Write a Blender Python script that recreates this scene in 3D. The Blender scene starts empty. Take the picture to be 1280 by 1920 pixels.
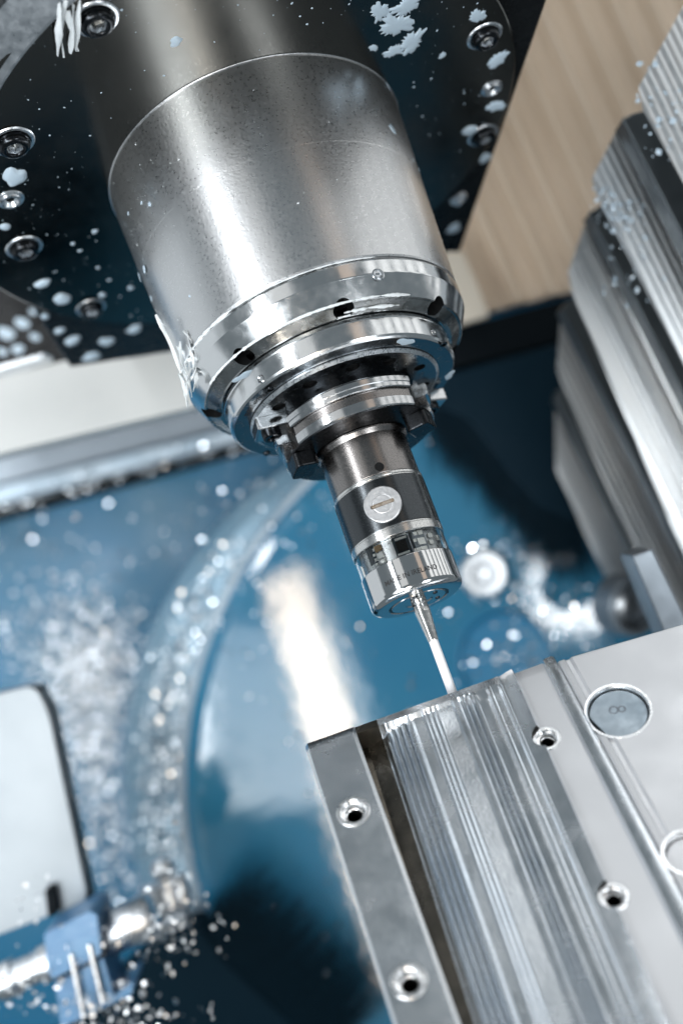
import bpy, bmesh, math, random
import numpy as np
from mathutils import Vector, Matrix, noise as mnoise

rnd = random.Random(7)
SC = bpy.context.scene
COL = SC.collection
S = 0.001                       # everything below is measured in millimetres
pi = math.pi
rad = math.radians

# ------------------------------------------------------------------ camera
CR = np.array([0.93790922, 0.14148308, -0.31671569])     # camera right
CU = np.array([0.34535961, -0.29545557, 0.89074842])     # camera up
CF = np.array([-0.03245042, 0.94482196, 0.32597305])     # camera forward
CAM = np.array([0.0, -526.85, -147.68])
FPX = 2400.0
cd = bpy.data.cameras.new("camera")
cd.sensor_fit = 'VERTICAL'; cd.sensor_height = 36; cd.sensor_width = 24; cd.lens = 45
cd.clip_start = 0.01; cd.clip_end = 50
cd.dof.use_dof = True; cd.dof.focus_distance = 0.535; cd.dof.aperture_fstop = 4.1
cam = bpy.data.objects.new("camera", cd); COL.objects.link(cam)
M = Matrix.Identity(4)
for i in range(3):
    M[i][0] = CR[i]; M[i][1] = CU[i]; M[i][2] = -CF[i]; M[i][3] = CAM[i] * S
cam.matrix_world = M
SC.camera = cam

# ------------------------------------------------------------------ world, exposure
w = bpy.data.worlds.new("World"); SC.world = w; w.use_nodes = True
bg = w.node_tree.nodes["Background"]
bg.inputs[0].default_value = (0.145, 0.17, 0.185, 1); bg.inputs[1].default_value = 1.0
SC.view_settings.view_transform = 'Standard'; SC.view_settings.look = 'None'
SC.view_settings.exposure = 0.25; SC.view_settings.gamma = 1.0
try:
    SC.cycles.use_denoising = True
    SC.cycles.max_bounces = 8; SC.cycles.glossy_bounces = 5; SC.cycles.transmission_bounces = 6
    SC.cycles.sample_clamp_indirect = 6.0
    SC.cycles.caustics_reflective = False; SC.cycles.caustics_refractive = False
except Exception:
    pass

# ------------------------------------------------------------------ lamps of the machine cabin and added fill lamps
def C2W(a, b, c):                 # right, up, forward of the lens, in mm
    return CAM + CR * a + CU * b + CF * c
def lamp(name, pos, target, sx, sy, radiance, color=(1, 1, 1), up=(0, 0, 1), spread=180):
    l = bpy.data.lights.new(name, 'AREA'); l.shape = 'RECTANGLE'
    l.size = sx * S; l.size_y = sy * S
    if name == 'front_lamp': l.shape = 'ELLIPSE'
    l.energy = radiance * pi * sx * S * sy * S; l.color = color; l.spread = rad(spread)
    o = bpy.data.objects.new(name, l); COL.objects.link(o)
    z = np.array(pos, float) - np.array(target, float); z /= np.linalg.norm(z)
    x = np.cross(np.array(up, float), z); x /= np.linalg.norm(x); y = np.cross(z, x)
    m = Matrix.Identity(4)
    for i in range(3):
        m[i][0] = x[i]; m[i][1] = y[i]; m[i][2] = z[i]; m[i][3] = pos[i] * S
    o.matrix_world = m
    return o
def az(a, d, z): return (d * math.cos(rad(a)), d * math.sin(rad(a)), z)
lamp("strip_lamp", az(-124, 760, 60), (0, 0, 120), 70, 920, 14.0, (0.96, 0.98, 1.0))
for k in range(7):
    a = -38 + k * 11.2
    lamp("window_lamp", az(a, 640, 260), (0, 0, 60), 86, 420, 0.95, (1.0, 0.99, 0.97))
lamp("open_door", az(-107, 900, 330), (0, 0, 100), 270, 560, 0.55, (1.0, 0.98, 0.95))  # added unseen fill, brightens the middle of the nose
lamp("door_glow", az(-57, 700, 260), (0, 0, 60), 120, 420, 0.45, (1.0, 0.72, 0.52))  # added warm panel, gives the rings their brown reflections
lamp("side_lamp", C2W(-640, 60, 640), C2W(-200, -100, 1180), 520, 760, 0.85, (0.93, 0.97, 1.0), CU, 100)
lamp("left_panel", az(172, 700, 200), (0, 0, 100), 560, 900, 0.5, (0.93, 0.97, 1.0))
lamp("ceiling_lamp", (530, -590, 960), (110, -30, -80), 700, 640, 2.0, (0.97, 0.99, 1.0), (0, 1, 0))
lamp("door_lamp", C2W(2, -400, -30), C2W(-5, -195, 1000), 68, 640, 1.9, (1.0, 0.80, 0.60), CU * .957 - CR * .29, 80)
lamp("front_lamp", C2W(-420, -320, -60), C2W(-210, -150, 1000), 420, 600, 1.25, (0.90, 0.96, 1.0), CU, 80)

lamp("jaw_lamp", C2W(395, -40, -20), C2W(230, 0, 780), 200, 280, 2.7, (0.95, 0.98, 1.0), CU, 90)  # added unseen lamp, brightens the lower faces of the jaw plates
lamp("low_lamp", (-260, -560, -420), (-20, 0, 216), 420, 320, 0.9, (0.92, 0.97, 1.0), (0, 1, 0), 70)  # added fill from below, whitens the coolant drops

# ------------------------------------------------------------------ picture ray -> place in the cabin
def ray(x, y): return CF + CR * (x - 640) / FPX - CU * (y - 960) / FPX
def P(x, y, dep): return CAM + ray(x, y) * dep
class Frame:
    def __init__(s, O, u, v):
        s.O = np.array(O, float); s.u = np.array(u, float) / np.linalg.norm(u)
        v = np.array(v, float); v = v - s.u * (v @ s.u); s.v = v / np.linalg.norm(v)
        s.w = np.cross(s.u, s.v)
    def pt(s, u, v, w=0): return s.O + s.u * u + s.v * v + s.w * w
    def hit(s, x, y, wo=0):
        d = ray(x, y); t = ((s.O + s.w * wo - CAM) @ s.w) / (d @ s.w); q = CAM + d * t - s.O
        return q @ s.u, q @ s.v
    def mat(s, u=0, v=0, w=0):
        m = Matrix.Identity(4); o = s.pt(u, v, w)
        for i in range(3):
            m[i][0] = s.u[i]; m[i][1] = s.v[i]; m[i][2] = s.w[i]; m[i][3] = o[i] * S
        return m
WORLD = Frame((0, 0, 0), (1, 0, 0), (0, 1, 0))
def facing(x, y, dep, yaw=0, pitch=0, spin=0):       # frame at a ray point, u right, v down, w away; turned by angles in degrees
    n = CF + CR * math.tan(rad(yaw)) + CU * math.tan(rad(pitch)); n /= np.linalg.norm(n)
    u = CR * math.cos(rad(spin)) + CU * math.sin(rad(spin)); u = u - n * (u @ n); u /= np.linalg.norm(u)
    v = np.cross(n, u)
    return Frame(P(x, y, dep), u, v)

# ------------------------------------------------------------------ materials
def mat(name, color, rough=0.4, metal=0.0, **k):
    m = bpy.data.materials.new(name); m.use_nodes = True
    nt = m.node_tree; N = nt.nodes; L = nt.links; b = N["Principled BSDF"]
    b.inputs["Base Color"].default_value = (*color, 1); b.inputs["Roughness"].default_value = rough
    b.inputs["Metallic"].default_value = metal
    if 'ior' in k: b.inputs["IOR"].default_value = k['ior']
    if 'spec' in k: b.inputs['Specular IOR Level'].default_value = k['spec']
    if 'coat' in k:
        b.inputs["Coat Weight"].default_value = k['coat']; b.inputs["Coat Roughness"].default_value = k.get('coat_rough', 0.1)
        b.inputs["Coat IOR"].default_value = k.get('coat_ior', 1.5)
    if 'trans' in k: b.inputs["Transmission Weight"].default_value = k['trans']
    if 'sss' in k:
        b.inputs["Subsurface Weight"].default_value = k['sss']; b.inputs["Subsurface Radius"].default_value = (0.001, 0.001, 0.001)
    tc = N.new("ShaderNodeTexCoord")
    def coord(stretch=None, rot=None):
        src = tc.outputs["Object"]
        if rot or k.get('rot'):
            m0 = N.new("ShaderNodeMapping"); L.new(src, m0.inputs[0]); m0.inputs["Rotation"].default_value = rot or k['rot']; src = m0.outputs[0]
        mp = N.new("ShaderNodeMapping"); L.new(src, mp.inputs[0])
        if stretch: mp.inputs["Scale"].default_value = stretch
        return mp.outputs[0]
    def nz(scale, detail=3, stretch=None, rough_=0.6, rot=None):
        n = N.new("ShaderNodeTexNoise"); n.inputs["Scale"].default_value = scale
        n.inputs["Detail"].default_value = detail; n.inputs["Roughness"].default_value = rough_
        L.new(coord(stretch, rot), n.inputs["Vector"]); return n.outputs["Fac"]
    def rng(fac, lo, hi, a=0.3, c=0.7):
        r = N.new("ShaderNodeMapRange"); r.inputs[1].default_value = a; r.inputs[2].default_value = c
        r.inputs[3].default_value = lo; r.inputs[4].default_value = hi; L.new(fac, r.inputs[0]); return r.outputs[0]
    if 'rn' in k:        # roughness noise: (scale, lo, hi, stretch)
        sc, lo, hi = k['rn'][:3]; L.new(rng(nz(sc, 4, k['rn'][3] if len(k['rn']) > 3 else None), lo, hi), b.inputs["Roughness"])
    if 'cn' in k:        # second colour mixed by noise: (scale, colour, a, c, stretch)
        sc, c2, a, c = k['cn'][:4]
        mx = N.new("ShaderNodeMix"); mx.data_type = 'RGBA'
        mx.inputs[6].default_value = (*color, 1); mx.inputs[7].default_value = (*c2, 1)
        L.new(rng(nz(sc, 5, k['cn'][4] if len(k['cn']) > 4 else None), 0, 1, a, c), mx.inputs[0])
        out = mx.outputs[2]
        if 'cn2' in k:
            sc, c2, a, c = k['cn2'][:4]
            m2 = N.new("ShaderNodeMix"); m2.data_type = 'RGBA'; L.new(out, m2.inputs[6]); m2.inputs[7].default_value = (*c2, 1)
            L.new(rng(nz(sc, 4, k['cn2'][4] if len(k['cn2']) > 4 else None), 0, 1, a, c), m2.inputs[0]); out = m2.outputs[2]
        L.new(out, b.inputs["Base Color"])
    prev = None
    for key in ('bn', 'bn2', 'bn3'):     # bump: (scale, strength, distance in mm, stretch, detail)
        if key in k:
            v = k[key]
            bp = N.new("ShaderNodeBump"); bp.inputs["Strength"].default_value = v[1]; bp.inputs["Distance"].default_value = v[2] * S
            L.new(nz(v[0], v[4] if len(v) > 4 else 3, v[3] if len(v) > 3 else None), bp.inputs["Height"])
            if prev: L.new(prev, bp.inputs["Normal"])
            prev = bp.outputs["Normal"]
    if prev: L.new(prev, b.inputs["Normal"])
    return m
MT = dict(
    nose=mat("ground_steel", (0.65, 0.66, 0.67), 0.31, 1, coat=.5, coat_rough=.15, coat_ior=1.7, rn=(800, 0.25, 0.39), bn=(850, 0.55, 0.13), bn2=(90, 0.06, 0.3)),
    polish=mat("polished_steel", (0.70, 0.715, 0.725), 0.17, 1, rn=(200, 0.11, 0.23), bn=(1500, 0.2, 0.02)),
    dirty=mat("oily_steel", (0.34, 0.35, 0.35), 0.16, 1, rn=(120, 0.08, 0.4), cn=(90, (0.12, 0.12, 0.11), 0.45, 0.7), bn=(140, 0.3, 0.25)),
    plate=mat("dark_polished_plate", (0.11, 0.108, 0.10), 0.17, 1, rn=(60, 0.13, 0.22), bn=(900, 0.06, 0.02), bn2=(25, 0.05, 0.5)),
    chamfer=mat("bare_steel_chamfer", (0.5, 0.53, 0.56), 0.35, 1, rn=(200, 0.25, 0.45), bn=(500, 0.2, 0.03)),
    black=mat("black_paint", (0.003, 0.004, 0.005), 0.25, 0, spec=.25, rn=(80, 0.18, 0.35), bn=(200, 0.1, 0.1)),
    blackmatte=mat("black_rubber", (0.0012, 0.0035, 0.0055), 0.55, 0, spec=.08, rn=(90, 0.45, 0.7), bn=(120, 0.2, 0.3)),
    navy=mat("dark_navy_liner", (0.002, 0.012, 0.021), 0.55, 0, spec=.08, rn=(90, 0.45, 0.7), bn=(120, 0.2, 0.3)),  # colour of the sheets and strips that stand in for shade
    bolt=mat("black_oxide_bolt", (0.035, 0.038, 0.042), 0.15, 1, rn=(400, 0.12, 0.3), bn=(700, 0.1, 0.03)),
    washer=mat("pale_steel_washer", (0.66, 0.69, 0.72), 0.3, 1, rn=(500, 0.2, 0.4), bn=(600, 0.2, 0.04)),
    holder=mat("hardened_steel", (0.56, 0.57, 0.58), 0.16, 1, rn=(500, 0.1, 0.22), bn=(900, 0.1, 0.02)),
    under=mat("dark_steel_face", (0.2, 0.22, 0.235), 0.18, 1, rn=(250, 0.12, 0.3), bn=(700, 0.1, 0.02)),
    oxide=mat("black_oxide_steel", (0.03, 0.032, 0.035), 0.28, 1, rn=(400, 0.2, 0.4), bn=(900, 0.15, 0.03)),
    shank=mat("bead_blasted_grey", (0.25, 0.236, 0.23), 0.3, 1, rn=(1500, 0.2, 0.32), bn=(1300, 0.3, 0.08)),
    band=mat("black_anodised_band", (0.075, 0.082, 0.088), 0.26, 1, rn=(1500, 0.18, 0.3), bn=(1300, 0.28, 0.08)),
    ring=mat("satin_ring", (0.66, 0.66, 0.65), 0.22, 1, rn=(600, 0.16, 0.3), bn=(1200, 0.1, 0.02)),
    cap=mat("satin_cap", (0.66, 0.665, 0.67), 0.1, 1, rn=(900, 0.07, 0.13), bn=(1500, 0.18, 0.02)),
    disc=mat("battery_cap_alloy", (0.74, 0.74, 0.75), 0.45, 1, rn=(900, 0.35, 0.55), bn=(1500, 0.3, 0.03)),
    slot=mat("slot_dirt", (0.24, 0.19, 0.14), 0.6, 0.3, cn=(250, (0.34, 0.30, 0.26), 0.4, 0.6), bn=(900, 0.2, 0.05)),
    board=mat("circuit_board", (0.02, 0.05, 0.08), 0.35, 0, cn=(500, (0.05, 0.09, 0.11), 0.4, 0.6)),
    foil=mat("bright_component", (0.75, 0.75, 0.73), 0.35, 0.7, rn=(700, 0.25, 0.5)),
    amber=mat("amber_component", (0.75, 0.52, 0.28), 0.45, 0.1, rn=(700, 0.35, 0.6)),
    sensor=mat("dark_sensor", (0.02, 0.014, 0.008), 0.12, 0.4, rn=(300, 0.08, 0.2)),
    carrier=mat("pale_carrier", (0.6, 0.62, 0.63), 0.3, 0.6, rn=(500, 0.2, 0.4), cn=(260, (0.28, 0.3, 0.32), 0.45, 0.6, (1, 1, .2))),
    ceramic=mat("white_ceramic", (0.86, 0.87, 0.9), 0.35, 0, rn=(600, 0.3, 0.45), sss=0.1),
    ruby=mat("ruby_ball", (0.5, 0.01, 0.02), 0.05, 0, rn=(300, 0.04, 0.08)),
    ink=mat("engraved_ink", (0.015, 0.015, 0.016), 0.6, 0, rn=(900, 0.4, 0.6)),
    milk=mat("milky_coolant", (0.50, 0.61, 0.70), 0.1, 0, rn=(300, 0.08, 0.3), sss=0.2, bn=(300, 0.3, 0.3)),
    grease=mat("white_grease", (0.72, 0.76, 0.78), 0.3, 0, rn=(300, 0.15, 0.45), bn=(500, 0.6, 0.4)),
    shav=mat("aluminium_shaving", (0.82, 0.83, 0.84), 0.25, 1, rn=(700, 0.15, 0.4), bn=(900, 0.4, 0.1)),
    chip=mat("wet_metal_chip", (0.86, 0.9, 0.94), 0.07, 1, rn=(300, 0.05, 0.1)),
    alu=mat("milled_aluminium", (0.74, 0.765, 0.79), 0.26, 1, rn=(70, 0.18, 0.3), rot=(-0.484, 0, 0.06), bn=(900, 0.45, 0.06, (1, 1, .015)), bn2=(350, 0.35, 0.08, (1, 1, .02)), bn3=(60, 0.03, 0.3), cn=(30, (0.66, 0.70, 0.74), 0.35, 0.7)),
    flatalu=mat("satin_aluminium_plate", (0.72, 0.73, 0.75), 0.5, 1, rn=(40, 0.42, 0.6), bn=(1500, 0.25, 0.03), bn2=(15, 0.1, 0.6)),
    trench=mat('oil_filmed_aluminium', (0.13, 0.115, 0.095), 0.3, 1, rn=(90, 0.2, 0.4), cn=(60, (0.07, 0.065, 0.055), 0.4, 0.65), bn=(400, 0.3, 0.1)),  # dark brown reflections of the channel put into its colour
    bush=mat("bright_bushing", (0.86, 0.87, 0.88), 0.3, 1, rn=(500, 0.2, 0.4), bn=(700, 0.2, 0.05)),
    bore=mat("dark_bore", (0.006, 0.0065, 0.007), 0.5, 0, spec=.2, rn=(400, 0.4, 0.6)),
    plug=mat("blue_grey_plug", (0.36, 0.42, 0.47), 0.4, 0.8, rn=(300, 0.3, 0.5), cn=(60, (0.27, 0.33, 0.38), 0.4, 0.65), bn=(300, 0.2, 0.1)),
    blue=mat("blue_paint", (0.013, 0.15, 0.29), 0.32, 0, ior=1.4, rn=(14, 0.22, 0.42), cn=(9, (0.03, 0.15, 0.25), 0.4, 0.7), bn=(60, 0.25, 0.5), bn2=(260, 0.35, 0.3)),
    bluewet=mat("wet_blue_paint", (0.022, 0.15, 0.27), 0.22, 0, ior=1.9, rn=(20, 0.04, 0.075), cn=(8, (0.03, 0.17, 0.28), 0.4, 0.7), bn=(50, 0.16, 0.5), bn2=(120, 0.26, 0.3)),
    cleanwhite=mat("clean_white_paint", (0.50, 0.51, 0.50), 0.4, 0, rn=(20, 0.32, 0.48), cn=(12, (0.45, 0.465, 0.46), 0.4, 0.7)),
    palerim=mat("pale_wet_rim", (0.20, 0.32, 0.41), 0.3, 0.2, ior=1.6, rn=(25, 0.2, 0.4), cn=(12, (0.12, 0.24, 0.34), 0.4, 0.7), bn=(120, 0.2, 0.3)),
    white=mat("white_paint", (0.345, 0.385, 0.415), 0.35, 0, rn=(20, 0.28, 0.45), cn=(12, (0.30, 0.34, 0.37), 0.4, 0.7), bn=(300, 0.05, 0.05)),
    beige=mat("beige_cover", (0.70, 0.585, 0.465), 0.45, 0, rn=(10, 0.4, 0.55), cn=(7, (0.62, 0.51, 0.395), 0.4, 0.7), bn=(200, 0.08, 0.1)),
    cream=mat("cream_plate", (0.62, 0.56, 0.47), 0.45, 0, rn=(10, 0.4, 0.55)),
    rail=mat("pale_rail", (0.36, 0.43, 0.49), 0.35, 0.3, rn=(30, 0.25, 0.5), cn=(20, (0.24, 0.32, 0.39), 0.4, 0.7)),
    greymetal=mat("grey_steel", (0.2, 0.23, 0.26), 0.4, 0.6, rn=(40, 0.3, 0.5)),
    clampblue=mat("light_blue_plastic", (0.07, 0.195, 0.37), 0.35, 0, rn=(60, 0.25, 0.45), cn=(50, (0.10, 0.24, 0.41), 0.4, 0.65, (1, 1, 5))),
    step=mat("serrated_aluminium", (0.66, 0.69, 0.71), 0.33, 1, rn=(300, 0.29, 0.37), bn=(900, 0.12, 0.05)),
    stepside=mat("dull_dark_steel", (0.10, 0.115, 0.125), 0.5, 1, rn=(60, 0.4, 0.6)),  # dark reflections on plate sides and spacers put into the colour
    glass=mat("clear_window", (0.96, 0.98, 0.98), 0.03, 0, trans=1.0, ior=1.2),
)

# ------------------------------------------------------------------ building helpers
def thing(name, label, cat, at, group=None):
    o = bpy.data.objects.new(name, None); COL.objects.link(o)
    o.empty_display_size = 0.01
    o.location = Vector([c * S for c in at])
    o['label'] = label; o['category'] = cat
    if group: o['group'] = group
    return o
def world_of(o):
    m = o.matrix_basis.copy()
    if o.parent: m = world_of(o.parent) @ o.matrix_parent_inverse @ m
    return m
def attach(o, parent):
    if parent is not None:
        o.parent = parent; o.matrix_parent_inverse = world_of(parent).inverted()
def tag(o, label, cat, group=None):
    o['label'] = label; o['category'] = cat
    if group: o['group'] = group
    return o
def link(name, me, parent=None, m=None):
    o = bpy.data.objects.new(name, me); COL.objects.link(o)
    attach(o, parent)
    if m is not None: o.matrix_basis = m
    return o
def mesh(name, verts, faces, material, angle=35, mats=None, fm=None):
    me = bpy.data.meshes.new(name)
    me.from_pydata([tuple(float(c) * S for c in v) for v in verts], [], faces)
    for m_ in ([material] if mats is None else mats): me.materials.append(m_)
    if fm is not None: me.polygons.foreach_set('material_index', fm)
    bm = bmesh.new(); bm.from_mesh(me); bmesh.ops.recalc_face_normals(bm, faces=bm.faces)
    bm.to_mesh(me); bm.free()
    me.polygons.foreach_set('use_smooth', [True] * len(me.polygons))
    me.set_sharp_from_angle(angle=rad(angle))
    return me
def lathe_data(prof, n=96, frame=WORLD, at=(0, 0, 0), a0=0, a1=2 * pi):
    full = abs(a1 - a0 - 2 * pi) < 1e-6
    q = [prof[0]]
    for (ra, za), (rb, zb) in zip(prof[:-1], prof[1:]):     # support loops keep long faces flat in shading
        ln = math.hypot(rb - ra, zb - za)
        if ln > .6:
            d = min(.15, ln * .12) / ln
            q += [(ra + (rb - ra) * d, za + (zb - za) * d), (rb + (ra - rb) * d, zb + (za - zb) * d)]
        q.append((rb, zb))
    prof = q
    V, Fc = [], []; m = len(prof)
    cnt = n if full else n + 1
    for k in range(cnt):
        a = a0 + (a1 - a0) * k / n; c, s = math.cos(a), math.sin(a)
        for r, z in prof:
            V.append(frame.pt(at[0] + r * c, at[1] + r * s, at[2] + z))
    for k in range(n):
        k2 = (k + 1) % cnt
        for j in range(m - 1):
            Fc.append((k * m + j, k2 * m + j, k2 * m + j + 1, k * m + j + 1))
    if not full:
        Fc.append(tuple(range(m))); Fc.append(tuple((cnt - 1) * m + j for j in range(m)))
    return V, Fc
def lathe(name, prof, material, parent=None, n=96, frame=WORLD, at=(0, 0, 0), a0=0, a1=2 * pi, angle=30):
    V, Fc = lathe_data(prof, n, frame, at, a0, a1)
    me = mesh(name, V, Fc, material, angle)
    return link(name, me, parent)
def weld(me):
    bm = bmesh.new(); bm.from_mesh(me); bmesh.ops.remove_doubles(bm, verts=bm.verts, dist=1e-7)
    bmesh.ops.dissolve_degenerate(bm, edges=bm.edges, dist=1e-8)
    bmesh.ops.recalc_face_normals(bm, faces=bm.faces); bm.to_mesh(me); bm.free()
def prism_mesh(name, poly, frame, w0, w1, material, bevel=0, seg=2, angle=16):
    n = len(poly)
    V = [frame.pt(u, v, w0) for u, v in poly] + [frame.pt(u, v, w1) for u, v in poly]
    Fc = [tuple(range(n)), tuple(range(2 * n - 1, n - 1, -1))] + [(i, (i + 1) % n, n + (i + 1) % n, n + i) for i in range(n)]
    me = mesh(name, V, Fc, material, angle)
    if bevel:
        bm = bmesh.new(); bm.from_mesh(me)
        bmesh.ops.bevel(bm, geom=list(bm.edges), offset=bevel * S, segments=seg, affect='EDGES', profile=0.5, clamp_overlap=True)
        bmesh.ops.recalc_face_normals(bm, faces=bm.faces)
        bm.to_mesh(me); bm.free()
        me.polygons.foreach_set('use_smooth', [True] * len(me.polygons)); me.set_sharp_from_angle(angle=rad(angle))
    return me
def prism(name, poly, frame, w0, w1, material, parent=None, bevel=0, seg=2, angle=16):
    return link(name, prism_mesh(name, poly, frame, w0, w1, material, bevel, seg, angle), parent)
def pxpoly(frame, pts, wo=0): return [frame.hit(x, y, wo) for x, y in pts]
def rect(u0, v0, u1, v1): return [(u0, v0), (u1, v0), (u1, v1), (u0, v1)]
def roundpoly(pts, r, n=5):
    out = []; m = len(pts)
    for i in range(m):
        p = np.array(pts[i]); a = np.array(pts[i - 1]) - p; b = np.array(pts[(i + 1) % m]) - p
        la, lb = np.linalg.norm(a), np.linalg.norm(b); rr = min(r, la * .45, lb * .45)
        A = p + a / la * rr; B = p + b / lb * rr
        for k in range(n + 1):
            t = k / n; out.append(tuple((1 - t) ** 2 * A + 2 * t * (1 - t) * p + t * t * B))
    return out
def tube_data(pts, rr, n=8, cap=True):
    pts = [np.array(p, float) for p in pts]; V, Fc = [], []
    if not hasattr(rr, '__len__'): rr = [rr] * len(pts)
    for i, p in enumerate(pts):
        t = pts[min(i + 1, len(pts) - 1)] - pts[max(i - 1, 0)]; t /= np.linalg.norm(t)
        a = np.cross(t, [0.3, 0.5, 0.81]); a /= np.linalg.norm(a); b = np.cross(t, a)
        for k in range(n):
            V.append(p + rr[i] * (a * math.cos(2 * pi * k / n) + b * math.sin(2 * pi * k / n)))
    for i in range(len(pts) - 1):
        for k in range(n):
            Fc.append((i * n + k, i * n + (k + 1) % n, (i + 1) * n + (k + 1) % n, (i + 1) * n + k))
    if cap: Fc += [tuple(range(n)), tuple((len(pts) - 1) * n + k for k in range(n))]
    return V, Fc
def tube(name, pts, rr, material, parent=None, n=12, angle=40):
    V, Fc = tube_data(pts, rr, n); return link(name, mesh(name, V, Fc, material, angle), parent)
def cut(o, cutters):
    for c in cutters:
        md = o.modifiers.new("cut", 'BOOLEAN'); md.operation = 'DIFFERENCE'; md.object = c; md.solver = 'EXACT'; md.material_mode = 'TRANSFER'
    dg = bpy.context.evaluated_depsgraph_get(); dg.update()
    me = bpy.data.meshes.new_from_object(o.evaluated_get(dg))
    o.modifiers.clear(); o.data = me
    for c in cutters: bpy.data.objects.remove(c)
    me.polygons.foreach_set('use_smooth', [True] * len(me.polygons)); me.set_sharp_from_angle(angle=rad(30))
def cyl_cutter(p, q, r, n=28):
    V, Fc = tube_data([p, q], r, n); me = mesh("cutter", V, Fc, MT['bore']); return link("cutter", me)
def zhit(x, y, z):
    d = ray(x, y); t = (z - CAM[2]) / d[2]; return CAM + d * t
def conehit(x, y, r):                      # front of an upright cylinder of radius r
    d = ray(x, y); a = d[0] ** 2 + d[1] ** 2; b = 2 * (CAM[0] * d[0] + CAM[1] * d[1]); c = CAM[0] ** 2 + CAM[1] ** 2 - r * r
    t = (-b - math.sqrt(max(b * b - 4 * a * c, 0))) / (2 * a); return CAM + d * t

# =================================================================== SETTING
bw = facing(640, 960, 1180)
wall = prism("back_wall", rect(-900, -300, 900, 900), bw, 0, 20, MT['blue']); wall['kind'] = 'structure'
topw = prism("upper_wall", rect(-900, -1100, 900, -302), bw, 0, 20, MT['blackmatte']); topw['kind'] = 'structure'

# rotary table: two blue discs, one before the other
df = facing(640, 1300, 1000)
rt = thing("rotary_table", "large blue rotary table disc, wet and strewn with chips, behind the probe", "rotary table", df.pt(0, 0, 40))
def disc_prof(r, t, e): # w grows away from the camera
    return [(0.01, -t), (r - e - 1.5, -t), (r - e, -t), (r - e * .5, -t + e * .12), (r - e * .12, -t + e * .5), (r, -t + e), (r, 60), (0.01, 60)]
fr_disc = Frame(df.O, df.u, df.v)
lathe("table_rim", disc_prof(293, 0, 34), MT['palerim'], rt, 160, fr_disc, (117, 65, 0), angle=50)
lathe("table_top", disc_prof(325, 26, 12), MT['bluewet'], rt, 160, fr_disc, (204, 66, 0), angle=50)
V, Fc = [], []
ringp = [(325 + 4.2 * math.cos(a), -17 + 4.2 * math.sin(a)) for a in np.linspace(0, 2 * pi, 13)]
lathe("edge_bead", ringp, MT['rail'], rt, 160, fr_disc, (204, 66, 0), angle=60)
u, v = fr_disc.hit(905, 1075, -26)
lathe("cap_screw", [(0.01, -34), (7, -34), (8, -33), (8.6, -30), (9.5, -34), (16, -34), (18, -32), (18.5, -26)], MT['washer'], rt, 40, fr_disc, (u, v, 0))
u, v = fr_disc.hit(945, 1235, -26)
lathe("recess_ring", [(0.01, -27), (32, -27.4), (35, -30), (36, -26)], MT['blue'], rt, 48, fr_disc, (u, v, 0))

# dark sheet and fringe added for the shade low on the table
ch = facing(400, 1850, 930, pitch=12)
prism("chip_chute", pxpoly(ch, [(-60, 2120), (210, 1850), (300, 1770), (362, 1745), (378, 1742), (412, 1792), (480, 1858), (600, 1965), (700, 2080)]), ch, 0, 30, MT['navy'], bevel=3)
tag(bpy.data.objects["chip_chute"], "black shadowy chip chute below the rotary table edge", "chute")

def shade_fringe(name, fr, line, dpx, maxlen, n, wd, parent):  # thin dark strips that fade out the edge of a shade sheet
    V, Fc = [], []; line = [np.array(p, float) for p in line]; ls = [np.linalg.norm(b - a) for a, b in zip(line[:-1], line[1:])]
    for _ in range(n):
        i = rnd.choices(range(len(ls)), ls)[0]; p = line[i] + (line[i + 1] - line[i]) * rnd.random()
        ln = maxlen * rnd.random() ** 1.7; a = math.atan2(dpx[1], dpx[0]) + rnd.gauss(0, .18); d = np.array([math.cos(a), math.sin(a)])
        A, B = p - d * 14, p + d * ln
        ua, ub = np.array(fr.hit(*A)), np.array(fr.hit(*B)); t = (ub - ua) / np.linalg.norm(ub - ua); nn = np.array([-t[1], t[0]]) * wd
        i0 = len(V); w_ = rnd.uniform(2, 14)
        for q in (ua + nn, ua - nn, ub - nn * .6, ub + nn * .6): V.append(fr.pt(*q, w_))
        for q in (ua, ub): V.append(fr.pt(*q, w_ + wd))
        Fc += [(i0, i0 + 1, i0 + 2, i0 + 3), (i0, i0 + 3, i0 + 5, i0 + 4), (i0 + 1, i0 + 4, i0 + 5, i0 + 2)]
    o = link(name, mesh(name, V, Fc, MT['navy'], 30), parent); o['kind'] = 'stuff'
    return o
shade_fringe("brush_seal", ch, [(372, 1760), (412, 1800), (480, 1864), (620, 1985)], (.62, -.78), 190, 5200, .16, bpy.data.objects["chip_chute"])

# =================================================================== LEFT BACKGROUND
bm_ = facing(200, 740, 830)
beam = prism("white_beam", roundpoly(pxpoly(bm_, [(-260, 775), (0, 706), (228, 650), (226, 637), (262, 627), (300, 629), (440, 640), (440, 738), (355, 765), (0, 851), (-260, 915)]), 3, 3), bm_, 0, 40, MT["cleanwhite"], bevel=1.5)
tag(beam, "thick white painted beam with a stepped end left of the spindle nose", "beam")
sl = facing(60, 680, 770)
o = prism("steel_ledge", pxpoly(sl, [(-200, 735), (0, 683), (82, 660), (82, 670), (0, 695), (-200, 748)]), sl, 0, 25, MT['washer'], bevel=.6)
tag(o, "thin pale steel ledge above the white beam, cut by the left frame edge", "ledge")
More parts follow.
